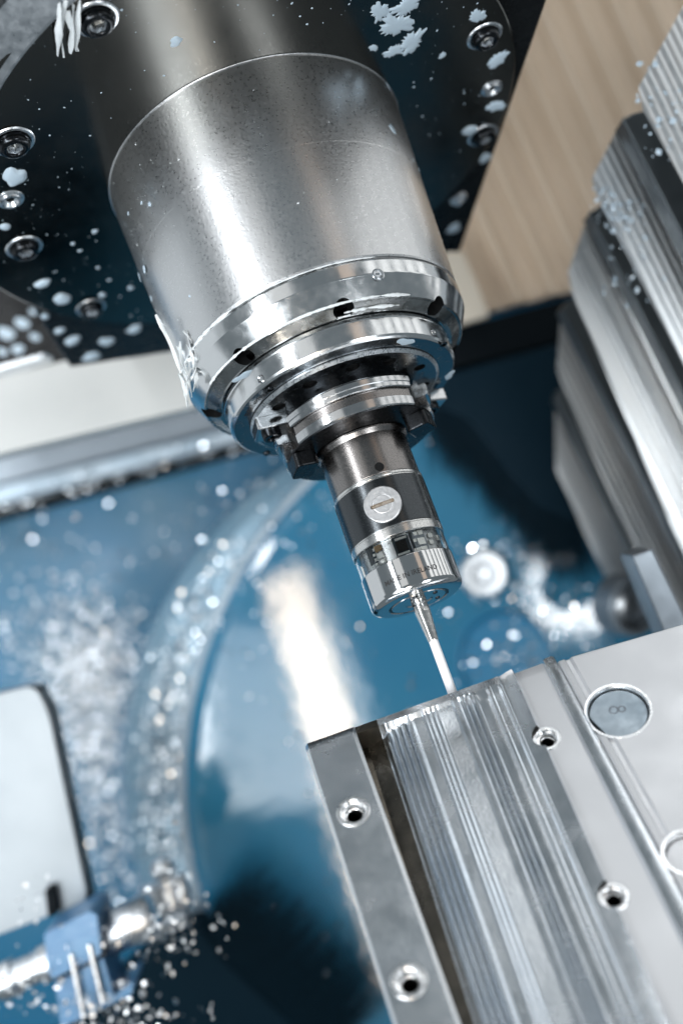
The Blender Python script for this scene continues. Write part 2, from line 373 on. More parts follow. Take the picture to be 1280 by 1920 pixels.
# long rail across the back
rl = facing(500, 800, 1080)
rail = thing("slide_rail", "long pale slide rail crossing the back behind the spindle, beaded with drops", "rail", rl.pt(0, 0, 0))
def line_y(x, y0, y1): return y0 + (y1 - y0) * x / 430
def band(x0, x1, a0, a1, b0, b1):
    return [(x0, line_y(x0, a0, a1)), (x1, line_y(x1, a0, a1)), (x1, line_y(x1, b0, b1)), (x0, line_y(x0, b0, b1))]
prism("rail_bar", pxpoly(rl, band(-300, 1400, 912, 804, 945, 832)), rl, 0, 30, MT['rail'], rail, bevel=1)
rl2 = facing(500, 800, 1110)
prism("upper_track", pxpoly(rl2, band(-300, 1400, 860, 742, 908, 801)), rl2, 0, 20, MT['greymetal'], rail, bevel=1)
rl3 = facing(500, 800, 1100)
prism("lower_seal", pxpoly(rl3, band(-300, 1400, 946, 833, 976, 858)), rl3, 0, 20, MT['blackmatte'], rail, bevel=1)
# small hanging drops under the rail, each a drop
dropm = None
def blob_mesh(name, material, n=14, rings=4, wob=0.0, seed=0, h=0.35, spike=0):
    r_ = random.Random(seed); ph = [r_.uniform(0, 6.28) for _ in range(5)]
    prof = []
    V = [(0, 0, h)]; Fc = []
    rads = []
    for k in range(n):
        a = 2 * pi * k / n
        rads.append(1 + wob * (math.sin(2 * a + ph[0]) * .5 + math.sin(3 * a + ph[1]) * .4 + math.sin(5 * a + ph[2]) * .3) + spike * (r_.random() - .4))
    for i in range(1, rings + 1):
        t = i / rings
        for k in range(n):
            a = 2 * pi * k / n; rr = t * (1 + (rads[k] - 1) * t)
            V.append((rr * math.cos(a), rr * math.sin(a), h * math.sqrt(max(0, 1 - t ** 2.2)) if i < rings else -0.05))
    for k in range(n): Fc.append((0, 1 + k, 1 + (k + 1) % n))
    for i in range(rings - 1):
        for k in range(n):
            a = 1 + i * n + k; b = 1 + i * n + (k + 1) % n
            Fc.append((a, a + n, b + n, b))
    Fc.append(tuple(1 + (rings - 1) * n + k for k in range(n)))
    return mesh(name, [tuple(c / S for c in v) for v in V], Fc, material, 60)   # unit size
def frame_mat(fr, u, v, w, sx, sy, sz, spin=0, flip=-1):
    m = fr.mat(u, v, w)
    return m @ Matrix.Rotation(spin, 4, 'Z') @ Matrix.Diagonal((sx * S, sy * S, flip * sz * S, 1))

# =================================================================== BEIGE COVER, UPPER RIGHT
bf = facing(1050, 300, 1000, spin=24)
bgf = Frame(bf.O, bf.u, bf.v)
pan = thing("ribbed_cover", "beige sheet cover with broad pressed ribs behind the spindle housing", "machine cover", bgf.pt(0, 0, 0))
edge_a = bgf.hit(840, 603); edge_b = bgf.hit(1100, 540)
us = np.arange(-190, 330, 2.0); V, Fc = [], []
def ribw(u):
    p = ((u + 7) % 27.0) / 27.0
    return -14 * (0.5 - 0.5 * math.cos(2 * pi * min(1, max(0, (p - .12) / .62)))) - 1.2 * math.sin(u * .05)
for u in us:
    vb = edge_a[1] + (edge_b[1] - edge_a[1]) * (u - edge_a[0]) / (edge_b[0] - edge_a[0])
    for w_, v_ in ((ribw(u), -260), (ribw(u), vb), (12, vb), (12, -260)): V.append(bgf.pt(u, v_, w_))
m4 = len(us)
for i in range(m4 - 1):
    for j in range(4): Fc.append((i * 4 + j, i * 4 + (j + 1) % 4, (i + 1) * 4 + (j + 1) % 4, (i + 1) * 4 + j))
Fc += [(0, 1, 2, 3), tuple((m4 - 1) * 4 + j for j in range(4))]
link("ribbed_sheet", mesh("ribbed_sheet", V, Fc, MT['beige'], 60), pan)
cf = facing(880, 540, 960)
prism("corner_strip", pxpoly(cf, [(800, 470), (868, 474), (893, 530), (917, 592), (850, 612), (800, 620)]), cf, 0, 12, MT['cream'], pan, bevel=1)
ff = facing(950, 620, 960)
o = prism("black_frame", pxpoly(ff, [(780, 628), (917, 593), (1100, 545), (1300, 500), (1300, 575), (1100, 625), (780, 705)]), ff, 14, 60, MT['blackmatte'], bevel=1)
tag(o, "black door frame strip under the beige ribbed cover", "frame")
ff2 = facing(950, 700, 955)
o = prism("dark_curtain", pxpoly(ff2, [(760, 722), (860, 695), (1300, 575), (1300, 1000), (1100, 985), (1010, 950), (950, 885), (880, 790), (800, 755), (760, 750)]), ff2, 0, 10, MT['navy'], bevel=2)  # added dark sheet in place of the shade under the frame
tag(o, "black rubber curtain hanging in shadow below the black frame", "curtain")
shade_fringe("brush_fringe", ff2, [(800, 745), (870, 780), (950, 875), (1010, 940), (1080, 970)], (.2, .98), 150, 5200, .16, o)  # strips soften the sheet's lower edge into a shade gradient

# =================================================================== STEPPED SERRATED PLATES, RIGHT
def serrated(label, poly, dep, back, pitch, amp, seed, dirpx=(0.44, 0.9), tip=0):
    x0, y0 = poly[0]
    fr0 = facing(x0, y0, dep, pitch=tip)
    e = np.array(fr0.hit(x0 + dirpx[0] * 100, y0 + dirpx[1] * 100)); ang = math.degrees(math.atan2(e[0], e[1]))
    fr = facing(x0, y0, dep, pitch=tip, spin=ang)               # v runs along the serrations
    pp = [np.array(fr.hit(x, y)) for x, y in poly]
    umin, umax = min(p[0] for p in pp) + .02, max(p[0] for p in pp) - .02
    n = int((umax - umin) / (pitch / 4)); V, Fc = [], []; r_ = random.Random(seed)
    zig = [0, -.85, -1, -.15]
    for k in range(n + 1):
        u = umin + (umax - umin) * k / n; vs = []
        for i in range(len(pp)):
            a, b = pp[i], pp[(i + 1) % len(pp)]
            if (a[0] - u) * (b[0] - u) <= 0 and abs(a[0] - b[0]) > 1e-9:
                vs.append(a[1] + (b[1] - a[1]) * (u - a[0]) / (b[0] - a[0]))
        v0, v1 = min(vs), max(vs); dz = zig[k % 4] * amp * (1 + .25 * r_.uniform(-1, 1))
        if k in (0, n): dz = 0.8
        for v_, w_ in ((v0, dz), (v1, dz), (v1 + back * .3, back), (v0 + back * .3, back)): V.append(fr.pt(u + (w_ * .55 if w_ == back else 0), v_, w_))
    for i in range(n):
        for j in range(4): Fc.append((i * 4 + j, i * 4 + (j + 1) % 4, (i + 1) * 4 + (j + 1) % 4, (i + 1) * 4 + j))
    Fc += [(0, 1, 2, 3), tuple(n * 4 + j for j in range(4))]
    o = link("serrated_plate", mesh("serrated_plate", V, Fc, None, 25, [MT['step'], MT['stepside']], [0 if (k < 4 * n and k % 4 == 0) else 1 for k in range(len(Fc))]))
    return tag(o, label, "jaw plate", "serrated jaw plates stepped along the right edge"), fr
PA = serrated("dark serrated jaw plate in the top right corner, nearest the frame corner", [(1195, 165), (1300, -25), (1700, -25), (1700, 1125), (1205, 205)], 640, 55, 4.2, .45, 1, (0.44, 0.9), -1)
PB = serrated("second serrated jaw plate from the top, with chips clinging to its pointed end", [(1108, 336), (1166, 222), (1500, 100), (1700, 1500), (1121, 372)], 700, 60, 4.2, .36, 2, (0.44, 0.9), 2)
PC = serrated("middle serrated jaw plate, below the plate with the clinging chips", [(1064, 510), (1104, 396), (1300, 330), (1600, 1500), (1500, 1550), (1071, 548)], 765, 70, 3.6, .4, 3)
PD = serrated("smooth grey jaw plate second from the bottom, right of the dark curtain", [(1043, 690), (1051, 576), (1150, 560), (1500, 1300), (1320, 1330), (1055, 729)], 850, 80, 3.6, .25, 4)
PE = serrated("lowest and farthest jaw plate, its rounded foot above the dark roller", [(1041, 880), (1040, 748), (1130, 740), (1300, 1160), (1200, 1180), (1150, 1120)], 940, 60, 3.6, .2, 5, (0.47, 0.88))
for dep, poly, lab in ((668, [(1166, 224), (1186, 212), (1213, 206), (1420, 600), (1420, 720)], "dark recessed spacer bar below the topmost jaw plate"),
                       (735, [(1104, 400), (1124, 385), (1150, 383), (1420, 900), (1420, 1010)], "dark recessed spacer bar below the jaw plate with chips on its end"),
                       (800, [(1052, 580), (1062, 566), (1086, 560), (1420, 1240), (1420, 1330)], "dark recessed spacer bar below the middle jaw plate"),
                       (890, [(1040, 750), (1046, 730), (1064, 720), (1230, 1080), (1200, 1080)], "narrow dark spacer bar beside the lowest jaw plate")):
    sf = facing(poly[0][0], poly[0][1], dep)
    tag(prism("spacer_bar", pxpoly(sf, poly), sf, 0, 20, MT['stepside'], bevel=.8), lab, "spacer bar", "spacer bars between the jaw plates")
brf = facing(1230, 1100, 650)
o = prism("grey_bracket", pxpoly(brf, [(1184, 1042), (1222, 1029), (1300, 1190), (1256, 1215)]), brf, 0, 30, MT['greymetal'], bevel=.8)
tag(o, "flat blue grey bracket at the foot of the jaw plates", "bracket")
rof = facing(1178, 1135, 860, yaw=-25)
ro = thing("guide_roller", "dark guide roller with a pale hub behind the fixture plate", "roller", rof.pt(0, 0, 0))
lathe("tyre", [(15, 4), (16, -8), (19, -10), (21, -6), (21, 12), (15, 12), (15, 4)], MT['greymetal'], ro, 40, rof, (0, 0, 0))
lathe("hub", [(0.01, -6), (5, -6), (6, -3), (9, -2), (14.5, 0), (14.5, 10)], MT['washer'], ro, 40, rof, (0, 0, 0))

# =================================================================== LOWER LEFT
gx = facing(60, 1500, 780)
gb = thing("white_guard_box", "white rounded guard box in the lower left corner", "guard box", gx.pt(0, 0, 0))
prism("box_shell", roundpoly(pxpoly(gx, [(-260, 1365), (66, 1284), (92, 1335), (166, 1690), (-260, 1850)]), 8, 6), gx, 0, 22, MT['white'], gb, bevel=3.5, seg=3)
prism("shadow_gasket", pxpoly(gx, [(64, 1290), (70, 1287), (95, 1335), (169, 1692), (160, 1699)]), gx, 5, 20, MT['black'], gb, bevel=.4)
gl = facing(95, 1690, 770)
prism("black_latch", pxpoly(gl, [(84, 1668), (101, 1664), (108, 1715), (90, 1722)]), gl, 0, 12, MT['blackmatte'], gb, bevel=.8)
cl = facing(140, 1810, 740)
clamp = thing("hose_clamp_block", "light blue plastic hose clamp block at the bottom left", "clamp", cl.pt(0, 0, 0))
prism("upper_jaw", roundpoly(pxpoly(cl, [(82, 1752), (168, 1708), (183, 1716), (190, 1790), (100, 1836), (90, 1824)]), 1.5, 3), cl, 0, 40, MT['clampblue'], clamp, bevel=1)
prism("lower_jaw", roundpoly(pxpoly(cl, [(102, 1846), (192, 1800), (212, 1872), (250, 1842), (246, 1868), (112, 1932)]), 1, 3), cl, 3, 40, MT['clampblue'], clamp, bevel=1)
prism("jaw_gap", pxpoly(cl, [(100, 1834), (190, 1788), (194, 1802), (103, 1848)]), cl, 6, 38, MT['black'], clamp)
for xa, ya, xb, yb in ((134, 1788, 158, 1905), (168, 1770, 194, 1878)):
    u0, v0 = cl.hit(xa, ya); u1, v1 = cl.hit(xb, yb)
    tube("clamp_screw", [cl.pt(u0 + (u1 - u0) * t, v0 + (v1 - v0) * t, -1) for t in np.linspace(0, 1, 12)], [1.6 + .3 * (k % 2) for k in range(12)], MT['shav'], clamp, 10)
cy = facing(230, 1745, 750)
hp = thing("steel_pipe", "shiny steel pipe with a coppery top running through the blue clamp", "pipe", cy.pt(0, 0, 14))
def pxtube(fr, a, b, prof, material, name, parent, n=32):
    A = fr.pt(*fr.hit(*a), 14); B = fr.pt(*fr.hit(*b), 14)
    return tube(name, [A + (B - A) * t for t, r in prof], [r for t, r in prof], material, parent, n)
pxtube(cy, (176, 1776), (286, 1722), [(0, 12.5), (.02, 13), (.9, 13), (.95, 12), (1, 9)], MT['washer'], "pipe_end", hp)
pxtube(cy, (-60, 1880), (100, 1812), [(0, 9), (.3, 9), (.31, 11), (.5, 11), (.51, 9), (.8, 9), (.82, 11), (1, 11)], MT['washer'], "pipe_body", hp)
pxtube(cy, (180, 1752), (272, 1708), [(0, 6), (1, 6)], MT['amber'], "copper_sleeve", hp)
# nozzle by the table edge
nf = facing(315, 1660, 830)
nz_ = thing("coolant_nozzle", "bright ball jointed coolant nozzle among chips left of the table edge", "nozzle", nf.pt(0, 0, 0))
def seg(name, a, b, r0, r1, m_, par=nz_, fr=nf):
    A = fr.pt(*fr.hit(*a)); B = fr.pt(*fr.hit(*b)); tube(name, [A, A + (B - A) * .5, B], [r0, r1, r0], m_, par, 16)
seg("nozzle_tube", (308, 1640), (330, 1730), 4, 4, MT['shav'])
seg("nozzle_joint", (300, 1612), (310, 1645), 6, 9, MT['washer'])
seg("nozzle_joint", (282, 1660), (296, 1720), 7, 10, MT['washer'])
seg("nozzle_joint", (335, 1640), (345, 1700), 4, 7, MT['washer'])
seg("nozzle_base", (286, 1735), (350, 1712), 7, 8, MT['greymetal'])

# =================================================================== WORKPIECE
vp = ray(-228, -1117); vu = vp / np.linalg.norm(vp)
n_ = np.cross(ray(570, 1400), ray(1040, 1232)); u_ = np.cross(n_, vu); u_ /= np.linalg.norm(u_)
if u_ @ CR < 0: u_ = -u_
BF = Frame(P(847, 1292, 517), u_, -vu)       # u along the top edge, v down the face, w into the block
wp = thing("workpiece", "milled aluminium block with a ribbed channel face under the probe tip", "workpiece", BF.pt(0, 60, 20))
# (u at top, w, drift of the line per mm down the face)
PR = [(-63.5, 40, 0), (-63.5, 1.6, 0), (-62.2, 0, 0), (-62.0, 0, 0), (-44.0, 0, 0), (-43.8, 0, 0), (-42.4, 1.1, 0), (-42.0, 13, 0)]
def ridge(u0, u1, n, wa, wb, amp):
    out = []
    for k in range(n):
        a = u0 + (u1 - u0) * k / n; st = (u1 - u0) / n; t = k / n; wq = wa + (wb - wa) * t
        out += [(a + st * .05, wq, 1), (a + st * .40, wq - amp, 1), (a + st * .70, wq - amp * 1.05, 1), (a + st * .93, wq + amp * .15, 1)]
    return out
PR += [(-39.5, 13.2, 1), (-35.6, 10.4, 1), (-32.8, 9.2, 1)] + ridge(-32, -19.5, 5, 8.2, 4.2, 1.6) + [(-18.6, 4.4, 1), (-15.0, 4.3, 1), (-14.5, 3.3, 1)] \
    + ridge(-14, -8, 3, 4.2, 3.9, .7) + [(-7.5, 4.1, 1), (-2.2, 4.0, 1), (-1.2, 2.0, 1), (0.2, 1.9, 1), (.8, 3.6, 1)] + ridge(1.4, 8.4, 3, 3.9, 3.4, 1.5) \
    + [(9, 3.4, 1), (12.6, 3.3, 1), (13.6, 1.9, 1), (14.6, 1.8, 1), (15.2, 3.2, 1), (17.6, 3.0, 1), (18.6, 1.4, 1), (19.2, 1.3, 1), (19.6, 1.9, 1), (20.4, 1.8, 1), (25.5, .0, 1), (26.2, 1.8, 1), (26.6, 3.6, 1),
       (38.4, 3.4, .5), (39.0, 1.4, .4), (40.2, 0.9, .3), (42.6, .8, 0), (43.6, 1.8, 0), (43.6, 40, 0)]
VS = [0, .7, 3.6, 5.0, 9, 20, 40, 70, 100, 130, 160, 190]
V, Fc = [], []; m_ = len(PR)
for i, v in enumerate(VS):
    for (u, w_, dr) in PR:
        ed = 0.0
        if v < 3.6 and w_ < 30: ed = (1.7 if u < -43 else .6) * (1 - v / 3.6) ** 1.0
        rn_ = 0.0
        if v <= 3.6 and -42.4 < u < 18 and w_ < 30: w_ = min(w_, 2.0) * .5 + .6
        elif v == 5.0 and dr == 1 and -30.5 < u < 18: w_ = w_ * .8
        if dr == 1 and 4 < v < 12 and u > -30: rn_ = -.15 * (1 - v / 12) * abs(math.sin(u * 1.7))
        V.append(BF.pt(u - 0.04 * dr * v, v, w_ + ed + rn_))
for i in range(len(VS) - 1):
    for j in range(m_):
        j2 = (j + 1) % m_; Fc.append((i * m_ + j, i * m_ + j2, (i + 1) * m_ + j2, (i + 1) * m_ + j))
Fc += [tuple(range(m_)), tuple((len(VS) - 1) * m_ + j for j in range(m_))]
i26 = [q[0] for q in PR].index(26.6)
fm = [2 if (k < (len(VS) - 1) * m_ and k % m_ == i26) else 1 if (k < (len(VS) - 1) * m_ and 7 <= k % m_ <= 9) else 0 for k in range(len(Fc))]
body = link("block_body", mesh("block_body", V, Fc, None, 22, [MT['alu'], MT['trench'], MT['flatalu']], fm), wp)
holes = []
for (x, y, w0, rr) in ((662, 1522, 0, 6.5), (766, 1840, 0, 6.5), (1024, 1385, 3.5, 5.6), (1149, 1682, 3.5, 5.6)):
    u, v = BF.hit(x, y, w0); holes.append((u, v, w0, rr))
cut(body, [cyl_cutter(BF.pt(u, v, w0 - 6), BF.pt(u, v, w0 + 16), rr * .97) for u, v, w0, rr in holes])
for u, v, w0, rr in holes:
    k = rr / 6.5
    lathe("threaded_bushing", [(rr, 8), (rr, -.25), (rr - .4, -.5), (5.1 * k, -.5), (4.6 * k, .2), (4.5 * k, 1.5), (3.5 * k, 1.7), (3.2 * k, 2.4), (3.3 * k, 3.0), (2.9 * k, 3.4), (2.9 * k, 15), (.01, 15)], MT['bush'], wp, 40, BF, (u, v, w0))
    lathe("thread_bore", [(2.85 * k, 3.2), (2.6 * k, 4.2), (2.85 * k, 5.0), (2.6 * k, 6.0), (2.6 * k, 14), (.01, 14)], MT['bore'], wp, 28, BF, (u, v, w0))

# fixture plate right of the block
FX = thing("fixture_plate", "large satin aluminium fixture plate with round bores right of the block", "fixture plate", BF.pt(90, 60, 20))
PF = [(44.2, 45), (44.2, 3.2), (45.0, 2.6), (47.0, 2.4), (47.6, 3.2), (49.0, 3.3), (50.2, 2.2), (150, 2.2), (150, 45)]
V, Fc = [], []; m_ = len(PF); VS2 = [0, .6, 60, 120, 200]
def fx_v0(u): return 2.4 + (u - 44) * .075
for i, v in enumerate(VS2):
    for (u, w_) in PF:
        V.append(BF.pt(u, (fx_v0(u) if v < 1 else 0) + v, w_ + (.5 if i == 0 and w_ < 30 else 0)))
for i in range(len(VS2) - 1):
    for j in range(m_):
        j2 = (j + 1) % m_; Fc.append((i * m_ + j, i * m_ + j2, (i + 1) * m_ + j2, (i + 1) * m_ + j))
Fc += [tuple(range(m_)), tuple((len(VS2) - 1) * m_ + j for j in range(m_))]
fxb = link("plate_body", mesh("plate_body", V, Fc, MT['flatalu'], 22), FX)
b1 = BF.hit(1158, 1332, 2.2); b2 = BF.hit(1288, 1598, 2.2)
cut(fxb, [cyl_cutter(BF.pt(*b1, -4), BF.pt(*b1, 12), 12.2, 56), cyl_cutter(BF.pt(*b2, -4), BF.pt(*b2, 12), 8.3, 40)])
for (u, v), r in ((b1, 12.2), (b2, 8.3)):
    lathe("bore_lip", [(r + .9, 2.25), (r + .8, 2.05), (r - .1, 2.1), (r - .6, 3.0), (r - .6, 11), (r + .4, 11)], MT['bush'], FX, 56, BF, (u, v, 0))
def dplug(u, v, r, flat, w0, name, m_):
    pts = []
    for k in range(48):
        a = 2 * pi * k / 48; x, y = r * math.cos(a), r * math.sin(a)
        d = x * math.cos(rad(165)) + y * math.sin(rad(165))
        if d > flat: x -= (d - flat) * math.cos(rad(165)); y -= (d - flat) * math.sin(rad(165))
        pts.append((u + x, v + y))
    return prism(name, pts, BF, w0, w0 + 6, m_, FX, bevel=.4)
dplug(b1[0], b1[1], 11.2, 9.8, 4.2, "bore_plug", MT['plug'])
dplug(b2[0], b2[1], 7.4, 7.5, 5.5, "bore_plug", MT['flatalu'])
# stamped mark on the plug
lathe("stamped_mark", [(1.2, 4.15), (1.3, 4.05), (1.9, 4.05), (2.0, 4.15)], MT['greymetal'], FX, 20, BF, (b1[0] - 1.0, b1[1] - 2.2, 0))
lathe("stamped_mark", [(.9, 4.15), (1.0, 4.05), (1.6, 4.05), (1.7, 4.15)], MT['greymetal'], FX, 20, BF, (b1[0] + 2.0, b1[1] - 1.4, 0))

# =================================================================== SPINDLE HEAD
ZP = 216.0
sp = thing("spindle_head", "dark spindle head with a bolted flange and a ground steel nose", "spindle head", (0, 0, ZP + 60))
def pz(pts, z): return [tuple(zhit(x, y, z)[:2]) for x, y in pts]
HF = Frame((0, 0, 0), (1, 0, 0), (0, 1, 0))
house = pz([(1027, -4), (862, 474), (838, 474)], 226) + [(60, 190), (-60, 180)] + pz([(132, 690), (-4, 470), (-200, 150)], 226) + [(-190, -165), (180, -165)]
prism("housing", house, HF, 226, 330, MT['black'], sp, bevel=1.5)
FC = (-7, -5)
lathe("face_plate", [(60, ZP + 6), (60, ZP), (138.3, ZP), (139, ZP + .5), (139, ZP + 3), (60, ZP + 5)], MT['plate'], sp, 160, WORLD, (FC[0], FC[1], 0))
face_plate = bpy.data.objects["face_plate"]
lathe("outer_flange", [(160.2, ZP + 8), (160.2, ZP - 1.0), (160.8, ZP - 1.6), (161.6, ZP - 1.4), (176, ZP + 6), (177, ZP + 12), (160.2, ZP + 12)], MT['chamfer'], sp, 200, WORLD, (25, 5, 0), a0=rad(-172), a1=rad(-100))
# nose
lathe("nose", [(40, ZP + 2), (72.6, ZP - .05), (72.3, ZP - .3), (72.1, ZP - 1.0), (69.2, 171.0), (69.15, 170.7), (65.5, 115.2), (65.1, 114.3), (63.5, 114.0), (40, 114.0)], MT['nose'], sp, 200)
ring = lathe("clamp_ring", [(30, 113.6), (63.6, 113.6), (63.7, 113.2), (65.3, 113.0), (65.6, 112.4), (65.3, 106.4), (65.0, 105.9), (60.9, 97.2), (60.3, 96.8), (59.6, 97.0), (55.0, 94.6), (53.6, 94.9), (53.4, 100), (30, 100), (30, 113.6)], MT['polish'], sp, 200)
weld(ring.data)
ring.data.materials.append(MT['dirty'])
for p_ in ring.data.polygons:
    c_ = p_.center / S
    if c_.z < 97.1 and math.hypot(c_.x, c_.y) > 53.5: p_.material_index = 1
cuts = []
for (x, y) in ((643, 578), (812, 575), (462, 668), (404, 770)):
    p = zhit(x, y, 97.0); a = math.atan2(p[1], p[0]); c, s = math.cos(a), math.sin(a)
    cuts.append(cyl_cutter((61.5 * c, 61.5 * s, 86), (54.5 * c, 54.5 * s, 108), 4.6))
# more scallops round the back
for a in (rad(20), rad(75), rad(130)):
    c, s = math.cos(a), math.sin(a); cuts.append(cyl_cutter((61.5 * c, 61.5 * s, 86), (54.5 * c, 54.5 * s, 108), 4.6))
cut(ring, cuts)
lathe("locator_ring", [(30, 95.5), (52.4, 95.5), (52.9, 95.0), (53.0, 92.9), (52.8, 92.4), (52.7, 84.6), (52.2, 83.7), (51.3, 83.15), (30, 83.2)], MT['polish'], sp, 180, angle=20)
lathe("ring_face", [(44, 83.05), (51.25, 83.05), (51.25, 82.95), (44, 82.9)], MT['under'], sp, 140)
hubm = lathe("drive_disc", [(20, 84.5), (43.9, 84.5), (43.9, 82.6), (42.5, 81.4), (20, 81.4), (20, 84.5)], MT['polish'], sp, 140, angle=20)
weld(hubm.data)
df_ = lathe("disc_face", [(20, 83.0), (42.9, 83.0), (42.9, 81.15), (20, 81.15), (20, 83.0)], MT['under'], sp, 120)
weld(df_.data)
cc = []
holes2 = [(581, 721, 3.3), (523, 763, 3.1), (661, 689, 3.2), (731, 678, 2.9), (786, 689, 2.7), (757, 694, 1.3), (796, 721, 2.2), (524, 825, 2.2), (512, 850, 2.0)]
for (x, y, r) in holes2:
    p = zhit(x, y, 81.2); cc.append(cyl_cutter((p[0], p[1], 78), (p[0], p[1], 82.8), r))
cut(df_, cc)
cut(hubm, [cyl_cutter((*zhit(x, y, 81.2)[:2], 78), (*zhit(x, y, 81.2)[:2], 84.2), r) for (x, y, r) in holes2])
lathe("disc_rim", [(44.25, 82.6), (44.2, 82.2), (42.95, 81.05), (42.7, 81.1)], MT['washer'], sp, 140)
for (x, y) in ((507, 729), (831, 645), (500, 850)):
    p = zhit(x, y, 82.9); lathe("face_screw", [(.01, 83.4), (.9, 83.4), (1.0, 82.5), (1.6, 82.4), (1.8, 82.95)], MT['bolt'], sp, 20, WORLD, (p[0], p[1], 0))
def radial_screw(x, y, r, R, name, m_):
    p = conehit(x, y, R); a = math.atan2(p[1], p[0]); fr = Frame((p[0], p[1], p[2]), (-math.sin(a), math.cos(a), 0), (0, 0, 1))
    lathe(name, [(.01, -.6), (r * .4, -.6), (r * .5, -.05), (r * .8, .35), (r, .05), (r * 1.02, -.5)], m_, sp, 22, fr)
radial_screw(489, 711, 1.9, 52.75, "set_screw", MT['holder'])
radial_screw(812, 622, 1.6, 52.8, "set_screw", MT['holder'])
radial_screw(709, 514, 2.7, 65.4, "grease_plug", MT['washer'])
# drive keys
for (x, y, turn) in ((507, 803, 0), (800, 755, 0)):
    p = zhit(x, y, 78); a = math.atan2(p[1], p[0])
    fr = Frame((p[0], p[1], 0), (math.cos(a), math.sin(a), 0), (-math.sin(a), math.cos(a), 0))
    k = prism("drive_key", rect(-8, -6.8, 7, 6.8), fr, 75.5, 81.6, MT['holder'], sp, bevel=.6)
    lathe("key_screw", [(.01, 76.3), (1.9, 76.3), (2.2, 74.0), (2.6, 72.9), (3.9, 72.9), (4.3, 73.3), (4.4, 76)], MT['bolt'], k, 32, fr, (.3, 0, 0))

# engraving round the locator ring
def text_mesh(s, size, align='CENTER', bold=0.0):
    cu = bpy.data.curves.new("txt", 'FONT'); cu.body = s; cu.size = size; cu.align_x = align; cu.offset = bold; cu.align_y = 'CENTER'; cu.resolution_u = 3
    o = bpy.data.objects.new("txt", cu); COL.objects.link(o)
    dg = bpy.context.evaluated_depsgraph_get(); dg.update()
    me = bpy.data.meshes.new_from_object(o.evaluated_get(dg)); bpy.data.objects.remove(o)
    bm = bmesh.new(); bm.from_mesh(me)
    bmesh.ops.subdivide_edges(bm, edges=[e for e in bm.edges if e.calc_length() > size * .12], cuts=2)
    bmesh.ops.triangulate(bm, faces=bm.faces)
    vs = [tuple(v.co) for v in bm.verts]; fs = [tuple(v.index for v in f.verts) for f in bm.faces]; bm.free()
    bpy.data.meshes.remove(me)
    return vs, fs
vs, fs = text_mesh("0709/1465FP", 3.6, bold=.04)
pA = zhit(478, 760, 82.85); aA = math.atan2(pA[1], pA[0])
V = []
for x, y, z in vs:
    a = aA + x / 47.6; r = 47.5 - y; V.append((r * math.cos(a), r * math.sin(a), 82.86))
link("engraving", mesh("engraving", V, fs, MT['ink']), sp)

# bolts and screws of the flange
def bolt_mesh():
    rows = []
    n = 36
    def hexr(a, r): return r * math.cos(pi / 6) / math.cos((a % (pi / 3)) - pi / 6)
    prof = [(None, 1.9), (3.1, 1.7), (3.1, -3.2), (3.5, -3.9), (4.3, -4.1), (5.4, -3.8), (6.1, -3.0), (6.4, -1.8), (6.45, 3)]
    V, Fc = [(0, 0, 1.2)], []
    for r, z in prof[1:]:
        for k in range(n):
            a = 2 * pi * k / n; q = hexr(a, r * 1.08) if r < 3.3 else r
            V.append((q * math.cos(a), q * math.sin(a), z))
    for k in range(n): Fc.append((0, 1 + k, 1 + (k + 1) % n))
    for i in range(len(prof) - 2):
        for k in range(n):
            a = 1 + i * n + k; b = 1 + i * n + (k + 1) % n; Fc.append((a, b, b + n, a + n))
    fm = [1] * n + [1] * n + [0] * (n * (len(prof) - 3))
    return mesh("socket_bolt", V, Fc, None, 40, [MT['bolt'], MT['washer']], fm)
def washer_mesh():
    V, Fc = lathe_data([(6.7, 2), (6.7, -.1), (7.2, -.6), (8.2, -.5), (8.7, .0), (8.7, 2)], 36); return mesh("countersink_ring", V, Fc, MT['washer'], 40)
def screw_mesh():
    V, Fc = lathe_data([(.01, 1.5), (1.6, 1.5), (1.8, -.2), (3.2, -1.6), (4.2, -1.6), (4.6, -.6), (5.6, -.4), (5.9, .1), (5.9, 2)], 30); return mesh("set_screw", V, Fc, MT['washer'], 40)
bm1, bm2, bm3 = bolt_mesh(), washer_mesh(), screw_mesh()
for i, (x, y, k) in enumerate(((180, 36, 1.1), (25, 266, 1.1), (46, 464, 1.05), (171, 577, .95), (908, 68, 1.0), (905, 254, .98), (-60, 120, 1.1), (430, -60, 1.1))):
    p = zhit(x, y, ZP)
    m4_ = Matrix.Translation((p[0] * S, p[1] * S, ZP * S)) @ Matrix.Rotation(i * .7, 4, 'Z') @ Matrix.Diagonal((k, k, k, 1))
    b_ = link("socket_bolt", bm1, face_plate, m4_); link("countersink_ring", bm2, b_, m4_)
for (x, y, k) in ((20, 374, 1.1), (921, 166, .95), (862, 372, .7)):
    p = zhit(x, y, ZP); link("set_screw", bm3, face_plate, Matrix.Translation((p[0] * S, p[1] * S, ZP * S)) @ Matrix.Diagonal((k, k, k, 1)))

